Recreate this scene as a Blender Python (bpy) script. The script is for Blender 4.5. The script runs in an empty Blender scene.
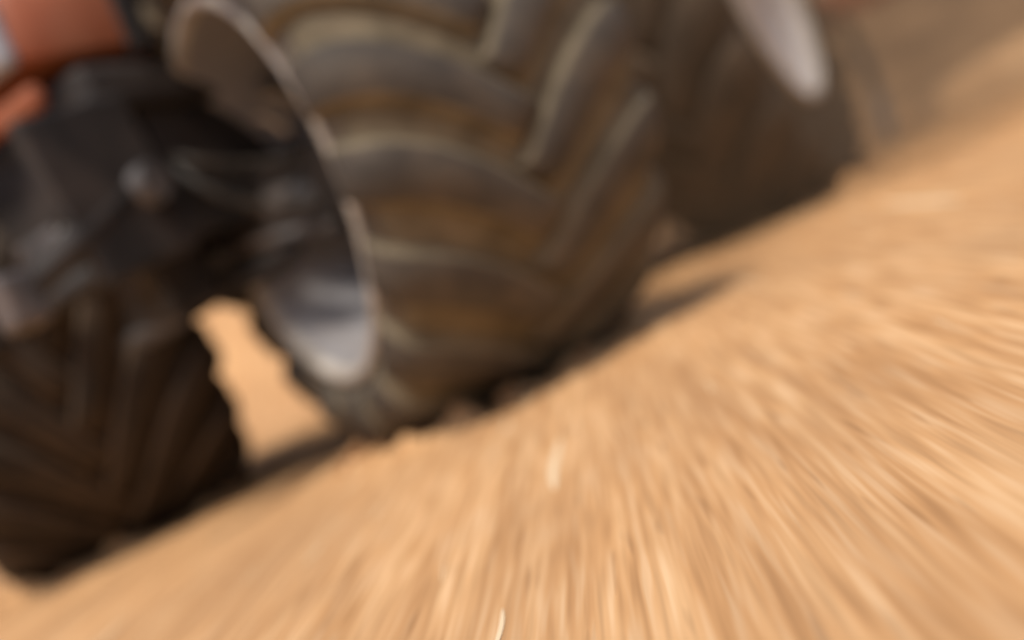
import bpy, bmesh, math, random
import numpy as np
from mathutils import Vector, Matrix
random.seed(4); np.random.seed(4)
sc=bpy.context.scene
col=sc.collection
# ---------------------------------------------------------------- materials
def nt(name):
    m=bpy.data.materials.new(name); m.use_nodes=True
    n=m.node_tree.nodes; l=m.node_tree.links
    return m,n,l,n['Principled BSDF']
def noise(n,l,vec,scale,detail=4,rough=.6,mscale=None,rot=None):
    t=n.new('ShaderNodeTexNoise'); t.inputs['Scale'].default_value=scale
    t.inputs['Detail'].default_value=detail; t.inputs['Roughness'].default_value=rough
    if mscale:
        mp=n.new('ShaderNodeMapping'); mp.inputs['Scale'].default_value=mscale
        v=vec
        if rot:
            m0=n.new('ShaderNodeMapping'); m0.inputs['Rotation'].default_value=rot; l.new(vec,m0.inputs['Vector']); v=m0.outputs[0]
        l.new(v,mp.inputs['Vector']); l.new(mp.outputs[0],t.inputs['Vector'])
    else: l.new(vec,t.inputs['Vector'])
    return t.outputs['Fac']
def ramp(n,l,fac,stops):
    r=n.new('ShaderNodeValToRGB'); e=r.color_ramp.elements
    while len(e)<len(stops): e.new(.5)
    for i,(p,c) in enumerate(stops):
        e[i].position=p; e[i].color=(c[0],c[1],c[2],1)
    l.new(fac,r.inputs[0]); return r.outputs[0]
def mix(n,l,fac,a,b,mode='MIX'):
    m=n.new('ShaderNodeMix'); m.data_type='RGBA'; m.blend_type=mode
    for s,v in ((0,fac),(6,a),(7,b)):
        if hasattr(v,'is_output') : l.new(v,m.inputs[s])
        elif isinstance(v,(int,float)): m.inputs[s].default_value=v
        else: m.inputs[s].default_value=(v[0],v[1],v[2],1)
    return m.outputs[2]
def simple(name,c1,c2,rough=.5,metal=0.,scale=6,dust=.25,dustc=(.33,.21,.12),ms=None,spec=.5):
    m,n,l,b=nt(name)
    tc=n.new('ShaderNodeTexCoord').outputs['Object']
    f=noise(n,l,tc,scale,3,.6,ms)
    c=ramp(n,l,f,[(.35,c1),(.65,c2)])
    f2=noise(n,l,tc,scale*.6+1,4,.7)
    d=ramp(n,l,f2,[(.45,(0,0,0)),(.75,(dust,)*3)])
    c=mix(n,l,d,c,dustc)
    l.new(c,b.inputs['Base Color']); b.inputs['Roughness'].default_value=rough; b.inputs['Metallic'].default_value=metal
    b.inputs['Specular IOR Level'].default_value=spec
    return m
M_rub=simple('tyre_rubber',(.050,.043,.037),(.082,.071,.060),.7,0,9,.5,(.17,.13,.09),None,.3)
M_dst=simple('tyre_rubber_dusty',(.115,.096,.066),(.195,.163,.112),.95,0,12,.45,(.24,.19,.13),None,.2)
M_side=simple('tyre_sidewall',(.085,.072,.058),(.15,.125,.095),.8,0,7,.5,(.22,.17,.12),None,.3)
M_rub2=simple('tyre_rubber_rear_shade',(.036,.026,.018),(.066,.046,.031),.8,0,9,.5,(.12,.08,.05),None,.2)  # darker brown copy: shade and haze on the rear tyres put into the colour
M_rub3=simple('tyre_rubber_left_shade',(.018,.013,.010),(.038,.026,.018),.75,0,9,.4,(.09,.058,.035),None,.3)  # darkest rubber copy, tractor's shadow on the left front tyre painted in
M_rub4=simple('tyre_lug_edge_pale',(.06,.043,.030),(.11,.08,.055),.75,0,6,.5,(.20,.14,.09),None,.3)  # paler brown for the lug edges of the darker tyres
M_rim=simple('rim_paint',(.27,.27,.295),(.35,.345,.365),.6,0,4,.2)
M_disc=simple('rim_disc_shade',(.018,.018,.022),(.04,.038,.042),.6,0,4,.1)  # near-black colour paints in the shade inside the front rim
M_lip=simple('rim_lip_bare_metal',(.40,.37,.33),(.62,.58,.53),.6,0,9,.4)
M_rimw=simple('rim_paint_white',(.62,.60,.62),(.74,.72,.73),.8,0,4,.3,(.50,.40,.31),None,.2)
M_dark=simple('chassis_dark',(.022,.020,.020),(.05,.044,.042),.65,.0,7,.25,(.12,.085,.065),None,.35)
M_iron=simple('cast_iron_grey',(.07,.067,.070),(.13,.122,.127),.55,.2,6,.3)
M_or=simple('orange_paint',(.30,.082,.035),(.38,.11,.045),.6,0,3,.45,(.26,.16,.10))
M_chr=simple('steel_bright',(.3,.29,.28),(.40,.39,.37),.45,.6,5,.2)
M_hose=simple('hose_rubber',(.02,.02,.02),(.04,.035,.03),.6,0,9,.2)
M_hosb=simple('hose_beige',(.50,.38,.24),(.60,.46,.30),.6,0,9,.1)
M_lamp=simple('headlamp_lens',(.30,.32,.38),(.40,.42,.47),.35,.0,5,.2)
m,n,l,b=nt('cab_glass'); b.inputs['Base Color'].default_value=(.05,.06,.06,1); b.inputs['Roughness'].default_value=.05
M_glass=m
# ---------------------------------------------------------------- helpers
def link(ob,parent=None):
    col.objects.link(ob)
    if parent: ob.parent=parent
    return ob
def meshob(name,verts,faces,mats,fm=None,smooth=True,parent=None):
    me=bpy.data.meshes.new(name); me.from_pydata([tuple(v) for v in verts],[],faces)
    for m in mats: me.materials.append(m)
    if fm is not None: me.polygons.foreach_set('material_index',fm)
    me.polygons.foreach_set('use_smooth',[smooth]*len(faces)); me.update()
    return link(bpy.data.objects.new(name,me),parent)
def fixn(ob):
    bm=bmesh.new(); bm.from_mesh(ob.data); bmesh.ops.recalc_face_normals(bm,faces=bm.faces); bm.to_mesh(ob.data); bm.free()
def empty(name,loc=(0,0,0),rz=0,parent=None):
    e=bpy.data.objects.new(name,None); e.location=loc; e.rotation_euler=(0,0,rz); return link(e,parent)
def box(name,c,s,mat,parent,bev=.015,rot=(0,0,0)):
    bm=bmesh.new(); bmesh.ops.create_cube(bm,size=1)
    for v in bm.verts: v.co=Vector((v.co.x*s[0],v.co.y*s[1],v.co.z*s[2]))
    if bev>0: bmesh.ops.bevel(bm,geom=bm.edges[:]+bm.verts[:],offset=min(bev,min(s)*.45),segments=3,affect='EDGES',profile=.5)
    me=bpy.data.meshes.new(name); bm.to_mesh(me); bm.free(); me.materials.append(mat)
    ob=bpy.data.objects.new(name,me); ob.location=c; ob.rotation_euler=rot
    return link(ob,parent)
def cyl(name,a,b_,r,mat,parent,r2=None,seg=28,bev=.006):
    a=Vector(a);b_=Vector(b_); d=b_-a
    bm=bmesh.new(); bmesh.ops.create_cone(bm,cap_ends=True,segments=seg,radius1=r,radius2=r if r2 is None else r2,depth=d.length)
    ed=[e for e in bm.edges if abs(e.verts[0].co.z-e.verts[1].co.z)<1e-6]
    if bev: bmesh.ops.bevel(bm,geom=ed,offset=min(bev,r*.3),segments=2,affect='EDGES')
    for f in bm.faces: f.smooth=len(f.verts)==4
    me=bpy.data.meshes.new(name); bm.to_mesh(me); bm.free(); me.materials.append(mat)
    ob=bpy.data.objects.new(name,me); ob.location=(a+b_)/2
    ob.rotation_mode='QUATERNION'; ob.rotation_quaternion=d.to_track_quat('Z','Y')
    return link(ob,parent)
def hose(name,pts,r,mat,parent):
    cu=bpy.data.curves.new(name,'CURVE'); cu.dimensions='3D'; cu.bevel_depth=r; cu.bevel_resolution=3
    s=cu.splines.new('BEZIER'); s.bezier_points.add(len(pts)-1)
    for p,q in zip(s.bezier_points,pts): p.co=q; p.handle_left_type=p.handle_right_type='AUTO'
    cu.materials.append(mat); ob=bpy.data.objects.new(name,cu); return link(ob,parent)
def catmull(pts,per=6):
    out=[]; P=[pts[0]]+list(pts)+[pts[-1]]
    P=[Vector(p) for p in P]
    for i in range(1,len(P)-2):
        for k in range(per):
            t=k/per; a,b_,c,d=P[i-1],P[i],P[i+1],P[i+2]
            out.append(.5*((2*b_)+(c-a)*t+(2*a-5*b_+4*c-d)*t*t+(3*b_-a-3*c+d)*t**3))
    out.append(P[-2]); return out
def revolve(name,prof,mats,parent,seg=96,smooth=True,mi=None):
    V=[];F=[];FM=[]
    for i in range(seg):
        a=2*math.pi*i/seg
        for x,r in prof: V.append((x,-r*math.cos(a),r*math.sin(a)))
    n_=len(prof)
    for i in range(seg):
        j=(i+1)%seg
        for k in range(n_-1): F.append((i*n_+k,j*n_+k,j*n_+k+1,i*n_+k+1)); FM.append(mi(k) if mi else 0)
    ob=meshob(name,V,F,mats,FM,smooth=smooth,parent=parent); fixn(ob); return ob
# ---------------------------------------------------------------- wheel
def wheel(name,R,HW,RR,nlug,h,mrub,mgap,mrim,mdisc,parent,loc,rz,side,rollA=0.,discx=.12,arcA=.36,lugk=1.):
    """axis local X, outer side = +X*side, V points down on the front (-Y) face"""
    w=empty(name,loc,rz,parent)
    c=R-h; sH=c-RR
    half=[(0,c),(HW*.4,c-.004),(HW*.68,c-.013),(HW*.87,c-.032),(HW*.965,c-.075),(HW*.99,c-sH*.55),(HW*.96,RR+sH*.28),(HW*.90,RR+.018),(HW*.84,RR+.004)]
    hp=catmull([(a,b_,0) for a,b_ in half],6); hp=[(p.x,p.y) for p in hp]
    full=[(-x,r) for x,r in reversed(hp)]+hp[1:]
    revolve('tyre_carcass',full,[M_side if mgap is M_dst else mgap],w,144)
    L=[0]
    for i in range(1,len(hp)): L.append(L[-1]+math.hypot(hp[i][0]-hp[i-1][0],hp[i][1]-hp[i-1][1]))
    def P(s):
        sg=1
        if s<0: sg=-1; s=-s
        i=1
        while i<len(L)-1 and L[i]<s: i+=1
        t=(s-L[i-1])/(L[i]-L[i-1]); 
        x=hp[i-1][0]*(1-t)+hp[i][0]*t; r=hp[i-1][1]*(1-t)+hp[i][1]*t
        i0=max(i-3,0); i1=min(i+2,len(hp)-1)
        dx=hp[i1][0]-hp[i0][0]; dr=hp[i1][1]-hp[i0][1]; q=math.hypot(dx,dr)
        nx,nr=-dr/q,dx/q
        if s<.03: nx,nr=0,1
        return sg*x,r,sg*nx,nr
    V=[];F=[];FM=[]
    smax=HW*1.19; N=16
    pitch=2*math.pi/nlug
    for sd in (-1,1):
        for k in range(nlug):
            base=pitch*(k+(.5 if sd>0 else 0))+rollA+random.gauss(0,.006)
            wear=random.uniform(.90,1.04)
            rows=[]
            for i in range(N+1):
                t=i/N; s=-.02+t*(smax+.02)
                u=max(s,0)/smax
                arc=(arcA*(1-(1-u)**1.9))*R/.65*.66 + .01*u
                ds=(arcA*1.9*(1-u)**.9)*R/.65*.66/smax
                q=math.hypot(1,ds); tx,ts=1/q,ds/q
                nx_,ns_=-ts,tx
                wb=lugk*(.054+.026*u)*R/.65; wt=lugk*(.043+.022*u)*R/.65
                hh=wear*h*(1.0 if u<.8 else max(.10,1-(u-.8)/.2*.9))
                if i==0: hh*=.55
                row=[]
                for off,hgt in ((-wb,-.010),(-wt-.002,hh*.75),(-wt+.006,hh*.98),(0,hh*1.0),(wt-.006,hh*.98),(wt+.002,hh*.75),(wb,-.010)):
                    ss=s+off*nx_; 
                    if ss<-.05: ss=-.05
                    aa=base+(arc+off*ns_)/R
                    x,r,qx,qr=P(min(ss,L[-1]*.9))
                    x+=qx*hgt; r+=qr*hgt
                    x*=sd
                    row.append(len(V)); V.append((x,-r*math.cos(aa),r*math.sin(aa)))
                rows.append(row)
            for i in range(N):
                for j in range(6):
                    F.append((rows[i][j],rows[i+1][j],rows[i+1][j+1],rows[i][j+1])); FM.append(0 if j in(2,3) else 2 if j in (1,4) else 1)
            F.append(tuple(rows[0])); FM.append(1); F.append(tuple(rows[N][::-1])); FM.append(1)
    ob=meshob('tyre_lugs',V,F,[mrub,mgap,mgap if mgap is M_dst else M_rub4],FM,True,w); fixn(ob)
    dp=[(x,r+.003) for x,r in full if abs(x)<HW*.95]
    revolve('tread_floor',dp,[mgap],w,144)
    fl=HW*.86
    rp=[(-fl-.012,RR+.026),(-fl-.034,RR+.022),(-fl-.034,RR+.000),(-fl,RR-.010),(-fl+.03,RR-.012),(-fl*.6,RR-.018),(-fl*.3,RR-.026),(fl*.3,RR-.026),(fl*.6,RR-.018),(fl-.03,RR-.012),(fl,RR-.010),(fl+.034,RR+.000),(fl+.034,RR+.022),(fl+.012,RR+.026)]
    rp=[(p.x,p.y) for p in catmull([(a,b_,0) for a,b_ in rp],4)]
    nr_=len(rp)
    revolve('rim_barrel',rp,[mrim,M_lip],w,128,mi=lambda k:1 if (k<11 or k>nr_-13) else 0)
    s=side; dx=discx*s
    dpz=[(dx*1.25,RR-.028),(dx*1.1,RR-.06),(dx*.9,RR*.75),(dx*.5,RR*.55),(dx*.35,RR*.36),(dx*.35,.02)]
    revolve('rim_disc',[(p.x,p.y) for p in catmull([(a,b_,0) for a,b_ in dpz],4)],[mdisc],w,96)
    cyl('hub',(dx*.2,0,0),(dx*.35+.11*s,0,0),RR*.30,M_dark if mrim is M_rim else mrim,w,RR*.24)
    for i in range(10):
        a=i*math.pi/5; rr=RR*.44
        cyl('wheel_bolt_%d'%i,(dx*.3,-rr*math.cos(a),rr*math.sin(a)),(dx*.45+.03*s,-rr*math.cos(a),rr*math.sin(a)),.014,M_iron,w,seg=6,bev=0)
    cyl('hub_inner',(dx*.2,0,0),(-.20*s,0,0),.14,M_dark,w,.10)
    cyl('brake_flange',(-.02*s,0,0),(-.06*s,0,0),.18,M_dark,w)
    for i in range(8):
        a=i*math.pi/4
        cyl('flange_bolt_%d'%i,(-.06*s,-.16*math.cos(a),.16*math.sin(a)),(-.085*s,-.16*math.cos(a),.16*math.sin(a)),.012,M_iron,w,seg=6,bev=0)
    return w
# ---------------------------------------------------------------- tractor
T=empty('tractor',(-.613,3.225,0),math.radians(-30))
st=math.radians(57)
FR=.68
PR=(.615,-.035); PL=(-.70,-.15)
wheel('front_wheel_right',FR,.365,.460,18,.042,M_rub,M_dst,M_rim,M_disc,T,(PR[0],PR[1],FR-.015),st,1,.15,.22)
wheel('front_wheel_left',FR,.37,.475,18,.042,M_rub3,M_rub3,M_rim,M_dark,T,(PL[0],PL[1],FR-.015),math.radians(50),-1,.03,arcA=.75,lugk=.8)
wheel('rear_wheel_right',.86,.30,.47,20,.045,M_rub2,M_rub2,M_rimw,M_rimw,T,(.90,2.0,.84),0,1,.05,discx=.16)
wheel('rear_wheel_left',.86,.30,.47,20,.045,M_rub2,M_rub2,M_rimw,M_rimw,T,(-.90,2.0,.84),0,-1,.0,discx=.16)
def guard(name,cx,cy,cz,rz):
    e=empty(name,(cx,cy,cz),rz,T); V=[];F=[];K=14
    for i in range(K+1):
        a=math.radians(92+70*i/K); rr=FR+.05
        for x,q in ((-.39,rr-.09),(-.36,rr),(.34,rr),(.37,rr-.05)): V.append((x,-q*math.cos(a),q*math.sin(a)))
    for i in range(K):
        for k in range(3): F.append((i*4+k,i*4+4+k,i*4+5+k,i*4+1+k))
    o=meshob('guard_shell',V,F,[M_dark],parent=e); s_=o.modifiers.new('s','SOLIDIFY'); s_.thickness=.008
guard('front_sun_guard_right',PR[0],PR[1],FR-.015,st)  # guard added to keep sun off the tyre's upper rear
cyl('sun_guard_strut',(.16,.22,.98),(.36,.30,1.32),.018,M_dark,T)
# front axle
cyl('axle_tube_right',(.06,0,.66),(.50,0,.66),.10,M_iron,T,.07)
cyl('axle_tube_left',(-.06,0,.66),(-.56,0,.66),.10,M_iron,T,.07)
bm=bmesh.new(); bmesh.ops.create_uvsphere(bm,u_segments=32,v_segments=20,radius=1)
for v in bm.verts: v.co=Vector((v.co.x*.18,v.co.y*.17,v.co.z*.165))
for f in bm.faces: f.smooth=True
me=bpy.data.meshes.new('differential'); bm.to_mesh(me); bm.free(); me.materials.append(M_dark)
o=bpy.data.objects.new('differential_housing',me); o.location=(0,.02,.63); link(o,T)
for s in(-1,1):
    sn='right' if s>0 else 'left'
    cyl('kingpin_'+sn,(.51*s,0,.52),(.51*s,0,.78),.05,M_dark,T)
    cyl('kingpin_cap_'+sn,(.51*s,0,.78),(.51*s,0,.81),.065,M_iron,T)
    box('knuckle_'+sn,(.54*s,0,.66),(.12,.16,.18),M_dark,T,.04)
    box('steering_arm_'+sn,(.44*s,-.08,.55),(.06,.20,.045),M_dark,T,.02)
    box('axle_gusset_'+sn,(.24*s,0,.77),(.22,.10,.09),M_dark,T,.02)
cyl('tie_rod',(-.50,-.20,.50),(.32,-.16,.55),.022,M_dark,T)
cyl('steering_cylinder',(-.22,-.16,.60),(.12,-.16,.62),.045,M_dark,T)
cyl('steering_piston',(.12,-.16,.62),(.40,-.12,.57),.018,M_iron,T)
cyl('steering_piston_b',(-.22,-.16,.60),(-.45,-.15,.55),.018,M_iron,T)
box('front_bolster',(0,-.05,.90),(.34,.72,.22),M_dark,T,.03)
box('bolster_cheek_right',(.19,-.1,.84),(.04,.5,.34),M_dark,T,.012)
box('bolster_cheek_left',(-.19,-.1,.84),(.04,.5,.34),M_dark,T,.012)
# front three-point linkage
box('linkage_bracket',(0,-.48,.90),(.50,.12,.30),M_dark,T,.02)
box('linkage_side_plate_right',(.24,-.58,.82),(.035,.34,.40),M_dark,T,.015,(.12,0,0))
box('linkage_side_plate_left',(-.24,-.58,.82),(.035,.34,.40),M_dark,T,.015,(.12,0,0))
cyl('linkage_cross_shaft',(-.60,-.50,.80),(.30,-.50,.80),.050,M_iron,T)
cyl('linkage_cross_shaft_lower',(-.62,-.60,.66),(.24,-.60,.66),.036,M_dark,T)
for s,xx in((-1,-.44),(1,.22)):
    cyl('lift_arm_%d'%s,(xx,-.48,.82),(xx*1.05,-.92,.64),.045,M_dark,T,.032)
    cyl('lift_ram_%d'%s,(xx*.8,-.46,1.02),(xx*.9,-.70,.76),.038,M_dark,T)
    cyl('lift_ram_rod_%d'%s,(xx*.9,-.70,.76),(xx*1.0,-.82,.68),.018,M_chr,T)
    box('arm_hook_%d'%s,(xx*1.06,-.94,.63),(.06,.10,.12),M_iron,T,.02)
cyl('drawbar',(-.72,-.50,.46),(.06,-.36,.52),.034,M_iron,T)
cyl('drawbar_stay_l',(-.46,-.46,.49),(-.40,-.50,.80),.026,M_dark,T)
cyl('drawbar_stay_r',(.02,-.38,.52),(.10,-.48,.80),.026,M_dark,T)
box('skid_plate',(-.22,-.32,.61),(.62,.20,.20),M_dark,T,.03,(.1,0,0))
box('valve_block',(-.34,-.36,.94),(.14,.16,.20),M_iron,T,.02)
box('toolbox',(-.48,-.38,.70),(.30,.20,.30),M_dark,T,.03)
box('battery_tray',(-.44,-.30,.98),(.26,.26,.14),M_dark,T,.03)
box('engine_block',(0,.75,.97),(.46,1.0,.50),M_dark,T,.03)
box('oil_pan',(0,.75,.68),(.34,.8,.16),M_dark,T,.04)
box('gearbox',(0,1.55,.85),(.46,.8,.5),M_dark,T,.05)
box('rear_axle_housing',(0,2.0,.84),(1.2,.30,.30),M_dark,T,.06)
box('radiator',(0,.02,1.24),(.54,.14,.40),M_dark,T,.015)
box('radiator_lower_shroud',(0,-.22,1.06),(.50,.60,.12),M_dark,T,.03)
cyl('oil_filter',(.30,.55,.82),(.30,.55,1.02),.055,M_dark,T)
cyl('alternator',(.27,.34,1.08),(.27,.52,1.08),.085,M_dark,T)
cyl('starter_motor',(.28,.9,.85),(.28,1.2,.85),.06,M_dark,T)
cyl('drive_shaft',(0,.15,.60),(0,1.3,.64),.035,M_iron,T)
box('fuel_tank',(.46,1.35,.72),(.40,.62,.42),M_dark,T,.06)
box('battery_box',(-.46,1.35,.72),(.40,.62,.42),M_dark,T,.06)
for k in range(3): box('cab_step_%d'%k,(.72,1.42,.42+.24*k),(.16,.34,.03),M_dark,T,.006)
# hoses
hose('hydraulic_hose_1',[(.16,-.25,.92),(.25,-.34,.80),(.34,-.22,.66),(.42,-.12,.62)],.014,M_hose,T)
hose('hydraulic_hose_2',[(.12,-.20,.94),(.22,-.30,.86),(.32,-.14,.78),(.46,-.06,.74)],.012,M_hose,T)
hose('hydraulic_hose_3',[(-.16,-.25,.92),(-.30,-.34,.76),(-.36,-.22,.62),(-.24,-.17,.60)],.014,M_hose,T)
hose('hydraulic_hose_4',[(.22,.1,1.0),(.34,.0,.98),(.40,.05,.88),(.46,.02,.82)],.013,M_hose,T)
hose('hydraulic_hose_5',[(-.34,-.42,1.0),(-.30,-.62,1.02),(-.38,-.72,.86),(-.36,-.62,.76)],.016,M_hose,T)
hose('beige_hose',[(.34,-.06,.94),(.41,-.09,.92),(.46,-.10,.86)],.008,M_hosb,T)
hose('beige_hose_2',[(.31,-.08,.90),(.37,-.12,.88),(.42,-.12,.82)],.008,M_hosb,T)
hose('radiator_hose',[(.18,.1,1.28),(.30,.2,1.25),(.27,.4,1.12)],.026,M_hose,T)
# hood
hv=[];hf=[]
secs=[(-.60,.17,1.17,1.32),(-.55,.20,1.16,1.44),(-.40,.24,1.16,1.52),(0,.29,1.17,1.58),(.6,.34,1.16,1.62),(1.15,.37,1.10,1.68)]
ringn=14
for y,wd,z0,z1 in secs:
    ring=[(-wd,z0),(-wd-.005,z0+(z1-z0)*.35),(-wd+.01,z0+(z1-z0)*.65),(-wd+.05,z1-.06),(-wd+.12,z1-.015),(-wd*.4,z1+.01),(0,z1+.02)]
    ring=ring+[(-x,z) for x,z in reversed(ring)]
    for x,z in ring: hv.append((x,y,z))
for i in range(len(secs)-1):
    for k in range(ringn-1): hf.append((i*ringn+k,(i+1)*ringn+k,(i+1)*ringn+k+1,i*ringn+k+1))
    hf.append((i*ringn+ringn-1,(i+1)*ringn+ringn-1,(i+1)*ringn,i*ringn))
hf.append(tuple(range(ringn))); hf.append(tuple((len(secs)-1)*ringn+k for k in range(ringn-1,-1,-1)))
ob=meshob('hood',hv,hf,[M_or],parent=T); fixn(ob)
md=ob.modifiers.new('b','BEVEL'); md.width=.012; md.segments=2; md.angle_limit=.6
for s in(-1,1):
    box('headlamp_%s'%('r' if s>0 else 'l'),(.10*s,-.61,1.24),(.15,.06,.17),M_lamp,T,.03)
    box('hood_side_grille_%s'%('r' if s>0 else 'l'),(.275*s,.02,1.27),(.03,.70,.26),M_dark,T,.008,(0,0,-.08*s))
    box('bumper_panel_%s'%('r' if s>0 else 'l'),(.10*s,-.60,1.075),(.18,.05,.06),M_or,T,.02)
cyl('exhaust_pipe',(.42,.95,1.2),(.42,.95,2.3),.04,M_dark,T)
cyl('exhaust_muffler',(.42,.95,1.5),(.42,.95,2.0),.075,M_dark,T)
# cab
for s in(-1,1):
    cyl('cab_post_front_%d'%s,(.62*s,1.25,1.0),(.56*s,1.32,2.5),.035,M_dark,T)
    cyl('cab_post_rear_%d'%s,(.62*s,2.45,1.2),(.56*s,2.38,2.5),.035,M_dark,T)
    box('cab_door_glass_%d'%s,(.59*s,1.85,1.8),(.012,1.05,1.3),M_glass,T,.003)
    fv=[];ff=[];K=18
    for i in range(K+1):
        a=math.radians(15+150*i/K); 
        for (x,rr) in ((.62,.96),(1.16,.97),(1.18,.93)): fv.append((x*s,2.0-rr*math.cos(a),.84+rr*math.sin(a)))
    for i in range(K):
        for k in range(2): ff.append((i*3+k,i*3+3+k,i*3+4+k,i*3+1+k))
    fo=meshob('rear_fender_%s'%('right' if s>0 else 'left'),fv,ff,[M_or],parent=T)
    so=fo.modifiers.new('s','SOLIDIFY'); so.thickness=.012
    box('mirror_arm_%d'%s,(.78*s,1.22,2.2),(.34,.02,.02),M_dark,T,.004)
    box('mirror_%d'%s,(.95*s,1.21,2.1),(.16,.04,.26),M_dark,T,.015)
box('windscreen',(0,1.29,1.85),(1.08,.012,1.2),M_glass,T,.003)
box('rear_window',(0,2.41,1.85),(1.08,.012,1.2),M_glass,T,.003)
box('cab_floor',(0,1.85,1.10),(1.2,1.2,.12),M_dark,T,.02)
box('cab_seat',(0,2.0,1.32),(.45,.45,.14),M_dark,T,.04)
box('cab_seat_back',(0,2.22,1.62),(.45,.12,.55),M_dark,T,.05)
cyl('steering_column',(0,1.42,1.15),(0,1.55,1.55),.03,M_dark,T)
cyl('steering_wheel',(0,1.55,1.55),(0,1.557,1.575),.19,M_dark,T)
box('cab_roof',(0,1.85,2.57),(1.34,1.42,.16),M_or,T,.06)
for s in(-1,1): 
    cyl('lower_link_%d'%s,(.30*s,2.15,.55),(.42*s,3.0,.52),.03,M_dark,T)
cyl('top_link',(0,2.2,1.05),(0,3.0,1.0),.025,M_dark,T)
# ---------------------------------------------------------------- cultivator on the hitch
C=empty('cultivator',(-.613,3.225,0),math.radians(-30))
for k,y in enumerate((3.05,3.55,4.05)):
    box('frame_bar_%d'%k,(0,y,.74),(2.9,.10,.10),M_or,C,.015)
for k,x in enumerate((-1.35,-.5,.5,1.35)): box('frame_rail_%d'%k,(x,3.55,.815),(.08,1.1,.08),M_or,C,.012)
cyl('hitch_mast_r',(.35,3.05,.76),(0,3.05,1.15),.035,M_or,C); cyl('hitch_mast_l',(-.35,3.05,.76),(0,3.05,1.15),.035,M_or,C)
for k in range(13):
    x=-1.2+k*.2; y=(3.05,3.55,4.05)[k%3]
    hose('tine_%d'%k,[(x,y,.70),(x,y+.22,.58),(x,y+.22,.30),(x,y+.02,.02)],.018,M_iron,C)
# ---------------------------------------------------------------- ground
def vnoise(x,y,seed=0):
    xi=np.floor(x).astype(np.int64); yi=np.floor(y).astype(np.int64)
    fx=x-xi; fy=y-yi; fx=fx*fx*(3-2*fx); fy=fy*fy*(3-2*fy)
    def h(a,b_):
        k=(a*374761393+b_*668265263+seed*974711)&0xffffffff
        k=((k^(k>>13))*1274126177)&0xffffffff
        return ((k^(k>>16))&0xffff)/65535.
    return (h(xi,yi)*(1-fx)+h(xi+1,yi)*fx)*(1-fy)+(h(xi,yi+1)*(1-fx)+h(xi+1,yi+1)*fx)*fy-.5
def sstep(a,b_,x):
    t=np.clip((x-a)/(b_-a),0,1); return t*t*(3-2*t)
feet=[]
Tm=Matrix.Rotation(math.radians(-30),4,'Z'); Tm.translation=(-.613,3.225,0)
for lx,ly in(PR,PL,(.9,2.0),(-.9,2.0)):
    v=Tm@Vector((lx,ly,0)); ang=math.radians(27 if ly<1 else -30); feet.append((v.x,v.y,ang,.38 if ly<1 else .36))
TH=math.radians(5)
def height(x,y):
    X_=x*math.cos(TH)-y*math.sin(TH); Y_=x*math.sin(TH)+y*math.cos(TH)
    z=.05*vnoise(x*.6+3,y*.6,1)*sstep(2.5,6,np.abs(y))+.014*vnoise(x*2.0,y*1.2,2)
    z=z+.008*vnoise(X_*11,Y_*1.2,3)+.005*vnoise(X_*27,Y_*2.0,4)+.003*vnoise(X_*50,Y_*4,5)
    far=sstep(8.3,12.5,y+.5*vnoise(x*.4,y*.1,9))
    z=z+far*(2.6+1.2*vnoise(x*.35,y*.2,7))+far*(.35*vnoise(x*1.3,y*1.2,8)+.15*vnoise(x*4,y*4,12))
    z=z+.20*np.exp(-(((x-3.6)/.9)**2+((y-6.9)/.5)**2))+.12*np.exp(-(((x-2.75)/.45)**2+((y-6.4)/.4)**2))
    for (fx,fy,a,hw) in feet:
        dx=x-fx; dy=y-fy
        u=dx*math.cos(a)+dy*math.sin(a); v=-dx*math.sin(a)+dy*math.cos(a)
        rr=np.sqrt((u/(hw+.02))**2+(v/.24)**2)
        rim=np.exp(-((rr-1.12)/.20)**2)
        z=z+rim*(.004+.13*np.maximum(vnoise(x*11,y*11,11)-.04,0)+.05*vnoise(x*24,y*24,13))
        z=z-.02*np.exp(-(rr/.7)**4)
    return z
def grow(a,b_,d0,g):
    o=[a];d=d0
    while o[-1]<b_: o.append(o[-1]+d); d*=g
    return o
ys=[-v for v in reversed(grow(.0,150,.3,1.18)[1:])]+list(np.arange(0,.4,.04))
y=.4
while y<7: ys.append(y); y+=.004+.005*y
d=.04
while y<170: ys.append(y); y+=d; d*=1.05 if y<16 else 1.25
xs=list(np.arange(-2.0,2.4,.010)); 
xs=[-2.0-v for v in reversed(grow(0,150,.015,1.09)[1:])]+xs+[2.4+v for v in grow(0,150,.015,1.07)]
xs=np.array(xs); ys=np.array(ys)
X,Y=np.meshgrid(xs,ys); Z=height(X,Y)
nx,ny=len(xs),len(ys)
co=np.stack([X.ravel(),Y.ravel(),Z.ravel()],1)
ii=np.arange(nx*ny).reshape(ny,nx)
q=np.stack([ii[:-1,:-1].ravel(),ii[:-1,1:].ravel(),ii[1:,1:].ravel(),ii[1:,:-1].ravel()],1)
me=bpy.data.meshes.new('ground'); me.vertices.add(len(co)); me.vertices.foreach_set('co',co.ravel())
me.loops.add(q.size); me.loops.foreach_set('vertex_index',q.ravel().astype(np.int32))
me.polygons.add(len(q)); me.polygons.foreach_set('loop_start',np.arange(0,q.size,4,dtype=np.int32))
me.polygons.foreach_set('use_smooth',np.ones(len(q),bool)); me.update(calc_edges=True); me.validate()
G=link(bpy.data.objects.new('ground',me))
m,n,l,b=nt('sandy_soil')
tc=n.new('ShaderNodeTexCoord').outputs['Object']
R5=(0,0,TH)
s1=noise(n,l,tc,1,1.5,.5,(46,1.9,4),R5)
s2=noise(n,l,tc,1,2,.5,(17,.9,2),R5)
s3=noise(n,l,tc,1,1,.5,(115,4.5,8),R5)
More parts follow.
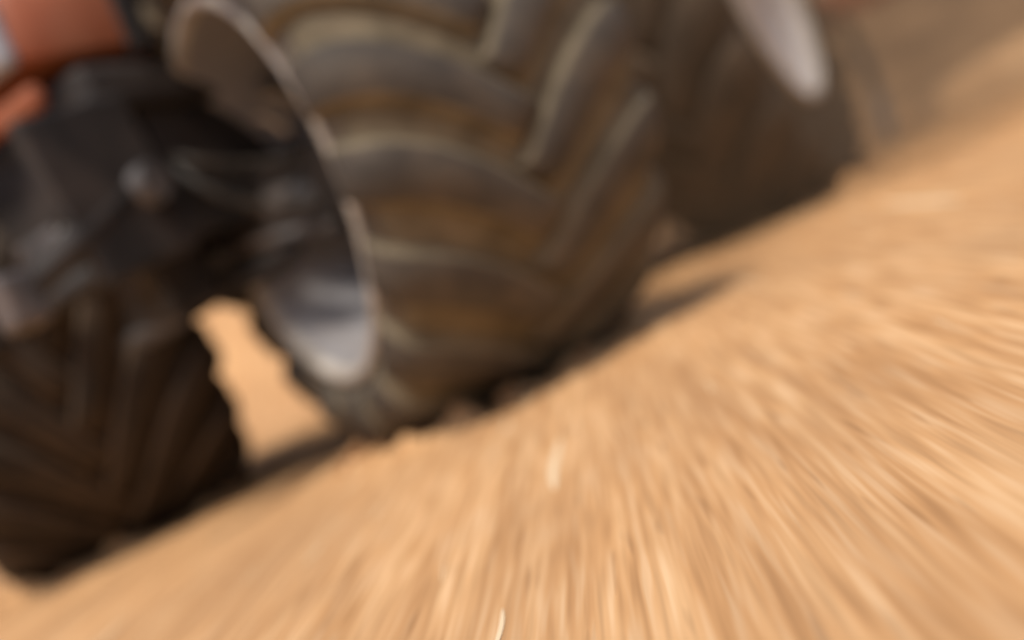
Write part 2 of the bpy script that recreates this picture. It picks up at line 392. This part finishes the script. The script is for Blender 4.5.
s4=noise(n,l,tc,1,1,.5,(75,5,8),R5)
big=noise(n,l,tc,1,3,.6,(3.2,.9,1),R5)
c=ramp(n,l,s1,[(.28,(.38,.19,.078)),(.48,(.69,.385,.175)),(.70,(.90,.585,.31))])
c=mix(n,l,.42,c,ramp(n,l,s2,[(.3,(.40,.20,.085)),(.52,(.70,.39,.175)),(.72,(.88,.57,.30))]))
c=mix(n,l,.34,c,ramp(n,l,s3,[(.28,(.26,.125,.052)),(.5,(.70,.39,.175)),(.70,(.95,.70,.44))]))
c=mix(n,l,ramp(n,l,s4,[(.24,(.5,.5,.5)),(.36,(0,0,0))]),c,(.25,.125,.055))
c=mix(n,l,ramp(n,l,big,[(.42,(0,0,0)),(.66,(.60,.60,.60))]),c,(.45,.25,.12))
sep=n.new('ShaderNodeSeparateXYZ'); l.new(tc,sep.inputs[0])
mr=n.new('ShaderNodeMapRange'); mr.interpolation_type='SMOOTHSTEP'; mr.inputs['From Min'].default_value=7.0; mr.inputs['From Max'].default_value=8.8; l.new(sep.outputs['Y'],mr.inputs['Value'])
mx=n.new('ShaderNodeMapRange'); mx.interpolation_type='SMOOTHSTEP'; mx.inputs['From Min'].default_value=-.5; mx.inputs['From Max'].default_value=1.5; l.new(sep.outputs['X'],mx.inputs['Value'])
mu=n.new('ShaderNodeMath'); mu.operation='MULTIPLY'; l.new(mr.outputs[0],mu.inputs[0]); l.new(mx.outputs[0],mu.inputs[1])
bank=ramp(n,l,noise(n,l,tc,1.2,3,.6),[(.38,(.13,.07,.035)),(.62,(.28,.16,.08))])
c=mix(n,l,mu.outputs[0],c,bank)
l.new(c,b.inputs['Base Color']); b.inputs['Roughness'].default_value=.95; b.inputs['Specular IOR Level'].default_value=.15
me.materials.append(m)
# clods (one mesh)
def hz(x,y): return float(height(np.array([x]),np.array([y]))[0])
m,n,l,b=nt('soil_clod'); tc=n.new('ShaderNodeTexCoord').outputs['Object']
l.new(ramp(n,l,noise(n,l,tc,14,3),[(.35,(.26,.13,.055)),(.65,(.60,.34,.16))]),b.inputs['Base Color']); b.inputs['Roughness'].default_value=.95
bmi=bmesh.new(); bmesh.ops.create_icosphere(bmi,subdivisions=2,radius=1); iv=[v.co.copy() for v in bmi.verts]; iff=[[v.index for v in f.verts] for f in bmi.faces]; bmi.free()
V=[];F=[]
def clod(x,y,s,st_=1.):
    o=len(V); z=hz(x,y); ph=[random.uniform(-3,3) for _ in range(6)]; e=(random.uniform(.7,1.3),random.uniform(.8,1.5)*st_,random.uniform(.4,.7))
    for v in iv:
        k=1+.30*math.sin(3*v.x+ph[0])*math.sin(3*v.y+ph[1])+.22*math.sin(5*v.z+ph[2]+3*v.x)
        V.append((x+v.x*s*k*e[0],y+v.y*s*k*e[1],z+s*.1+v.z*s*k*e[2]))
    for f in iff: F.append([o+i for i in f])
for (fx,fy,a,hw) in feet:
    for _ in range(110):
        t=random.uniform(0,6.283); rr=random.gauss(1.12,.10)
        u=math.cos(t)*(hw+.02)*rr; v=math.sin(t)*.24*rr
        clod(fx+u*math.cos(a)-v*math.sin(a),fy+u*math.sin(a)+v*math.cos(a),min(abs(random.gauss(.007,.009))+.003,.026))
for _ in range(260):
    y=random.uniform(1.8,8); x=random.uniform(-1,1)*(.5+.6*y)+.1*y; clod(x,y,.0015+.0015*random.random()*y,3.)
meshob('dirt_clods',V,F,[m])
# straw
m,n,l,b=nt('dry_straw'); b.inputs['Base Color'].default_value=(.90,.70,.45,1); b.inputs['Roughness'].default_value=.8
V=[];F=[]
def straw(x,y,L_,w_,a):
    o=len(V); d=Vector((math.sin(a),math.cos(a),0)); p=Vector((d.y,-d.x,0)); K=8
    for k in range(K+1):
        t=k/K-.5; c_=Vector((x,y,0))+d*L_*t+p*w_*.5*math.sin(t*5+x*40); z=hz(c_.x,c_.y)+.0015
        ww=w_*math.sqrt(max(1-4*t*t,.02))
        for q_ in((-1,0),(0,1),(1,0)): V.append((c_.x+p.x*ww*q_[0],c_.y+p.y*ww*q_[0],z+ww*.5*q_[1]-.0008))
    for k in range(K):
        for j in range(2): F.append((o+k*3+j,o+k*3+j+1,o+k*3+4+j,o+k*3+3+j))
for _ in range(90):
    y=random.uniform(1.3,5); x=random.uniform(-.6,.9)*y
    straw(x,y,.05+.09*y*random.random(),.0008+.0014*y*random.random()**2,math.radians(5)+random.gauss(0,.03))
for x,y,L_,w_ in ((-.03,1.66,.36,.007),(-.13,1.02,.12,.003),(1.0,2.7,.6,.012),(1.25,2.3,.4,.008)):
    straw(x,y,L_,w_,math.radians(5))
meshob('straw_debris',V,F,[m])
# ---------------------------------------------------------------- dust thrown up beside the rear wheel (real scattering volume)
bm=bmesh.new(); bmesh.ops.create_icosphere(bm,subdivisions=4,radius=1)
for v in bm.verts:
    k=1+.13*math.sin(3.1*v.co.x+1)*math.sin(2.7*v.co.y)+.10*math.sin(4*v.co.z+2*v.co.x)
    v.co=Vector((v.co.x*1.7*k,v.co.y*1.5*k,v.co.z*1.0*k))
for f in bm.faces: f.smooth=True
me=bpy.data.meshes.new('dust_cloud'); bm.to_mesh(me); bm.free()
m=bpy.data.materials.new('airborne_dust'); m.use_nodes=True; n=m.node_tree.nodes; l=m.node_tree.links
n.remove(n['Principled BSDF']); vs=n.new('ShaderNodeVolumePrincipled'); vs.inputs['Color'].default_value=(.80,.55,.34,1); vs.inputs['Density'].default_value=.27; vs.inputs['Anisotropy'].default_value=.2
l.new(vs.outputs[0],n['Material Output'].inputs['Volume']); me.materials.append(m)
ob=bpy.data.objects.new('dust_cloud',me); ob.location=(1.6,4.8,.55); ob.rotation_euler=(0,0,.6); link(ob)
# ---------------------------------------------------------------- light
W=bpy.data.worlds.new('World'); sc.world=W; W.use_nodes=True
wn=W.node_tree.nodes; wl=W.node_tree.links; bg=wn['Background']
sky=wn.new('ShaderNodeTexSky'); sky.sky_type='NISHITA'; sky.sun_disc=False
ld=Vector((.12,.48,-.86)).normalized()
el=math.asin(-ld.z); az=math.atan2(-ld.x,-ld.y)
sky.sun_elevation=el; sky.sun_rotation=az; sky.dust_density=3
wl.new(sky.outputs[0],bg.inputs['Color']); bg.inputs['Strength'].default_value=.11
su=bpy.data.lights.new('sun','SUN'); su.energy=2.75; su.angle=math.radians(12); su.color=(1,.90,.77)
so=bpy.data.objects.new('sun',su); so.rotation_mode='QUATERNION'; so.rotation_quaternion=ld.to_track_quat('-Z','Y'); link(so)
# ---------------------------------------------------------------- camera
cd=bpy.data.cameras.new('camera'); cam=bpy.data.objects.new('camera',cd); link(cam)
cd.lens=40; cd.sensor_width=36; cd.clip_end=600; cd.clip_start=.02
p=math.radians(3.0); ro=math.radians(25)
r0=Vector((1,0,0)); u0=Vector((0,math.sin(p),math.cos(p))); Fw=Vector((0,math.cos(p),-math.sin(p)))
cx=math.cos(ro)*r0-math.sin(ro)*u0; cy=math.sin(ro)*r0+math.cos(ro)*u0
mt=Matrix((cx,cy,-Fw)).transposed().to_4x4(); mt.translation=(0,0,.30)
cam.matrix_world=mt
cd.dof.use_dof=True; cd.dof.focus_distance=.95; cd.dof.aperture_fstop=1.3; cd.dof.aperture_ratio=1.0
sc.camera=cam
sc.view_settings.view_transform='Standard'; sc.view_settings.look='None'; sc.view_settings.exposure=0
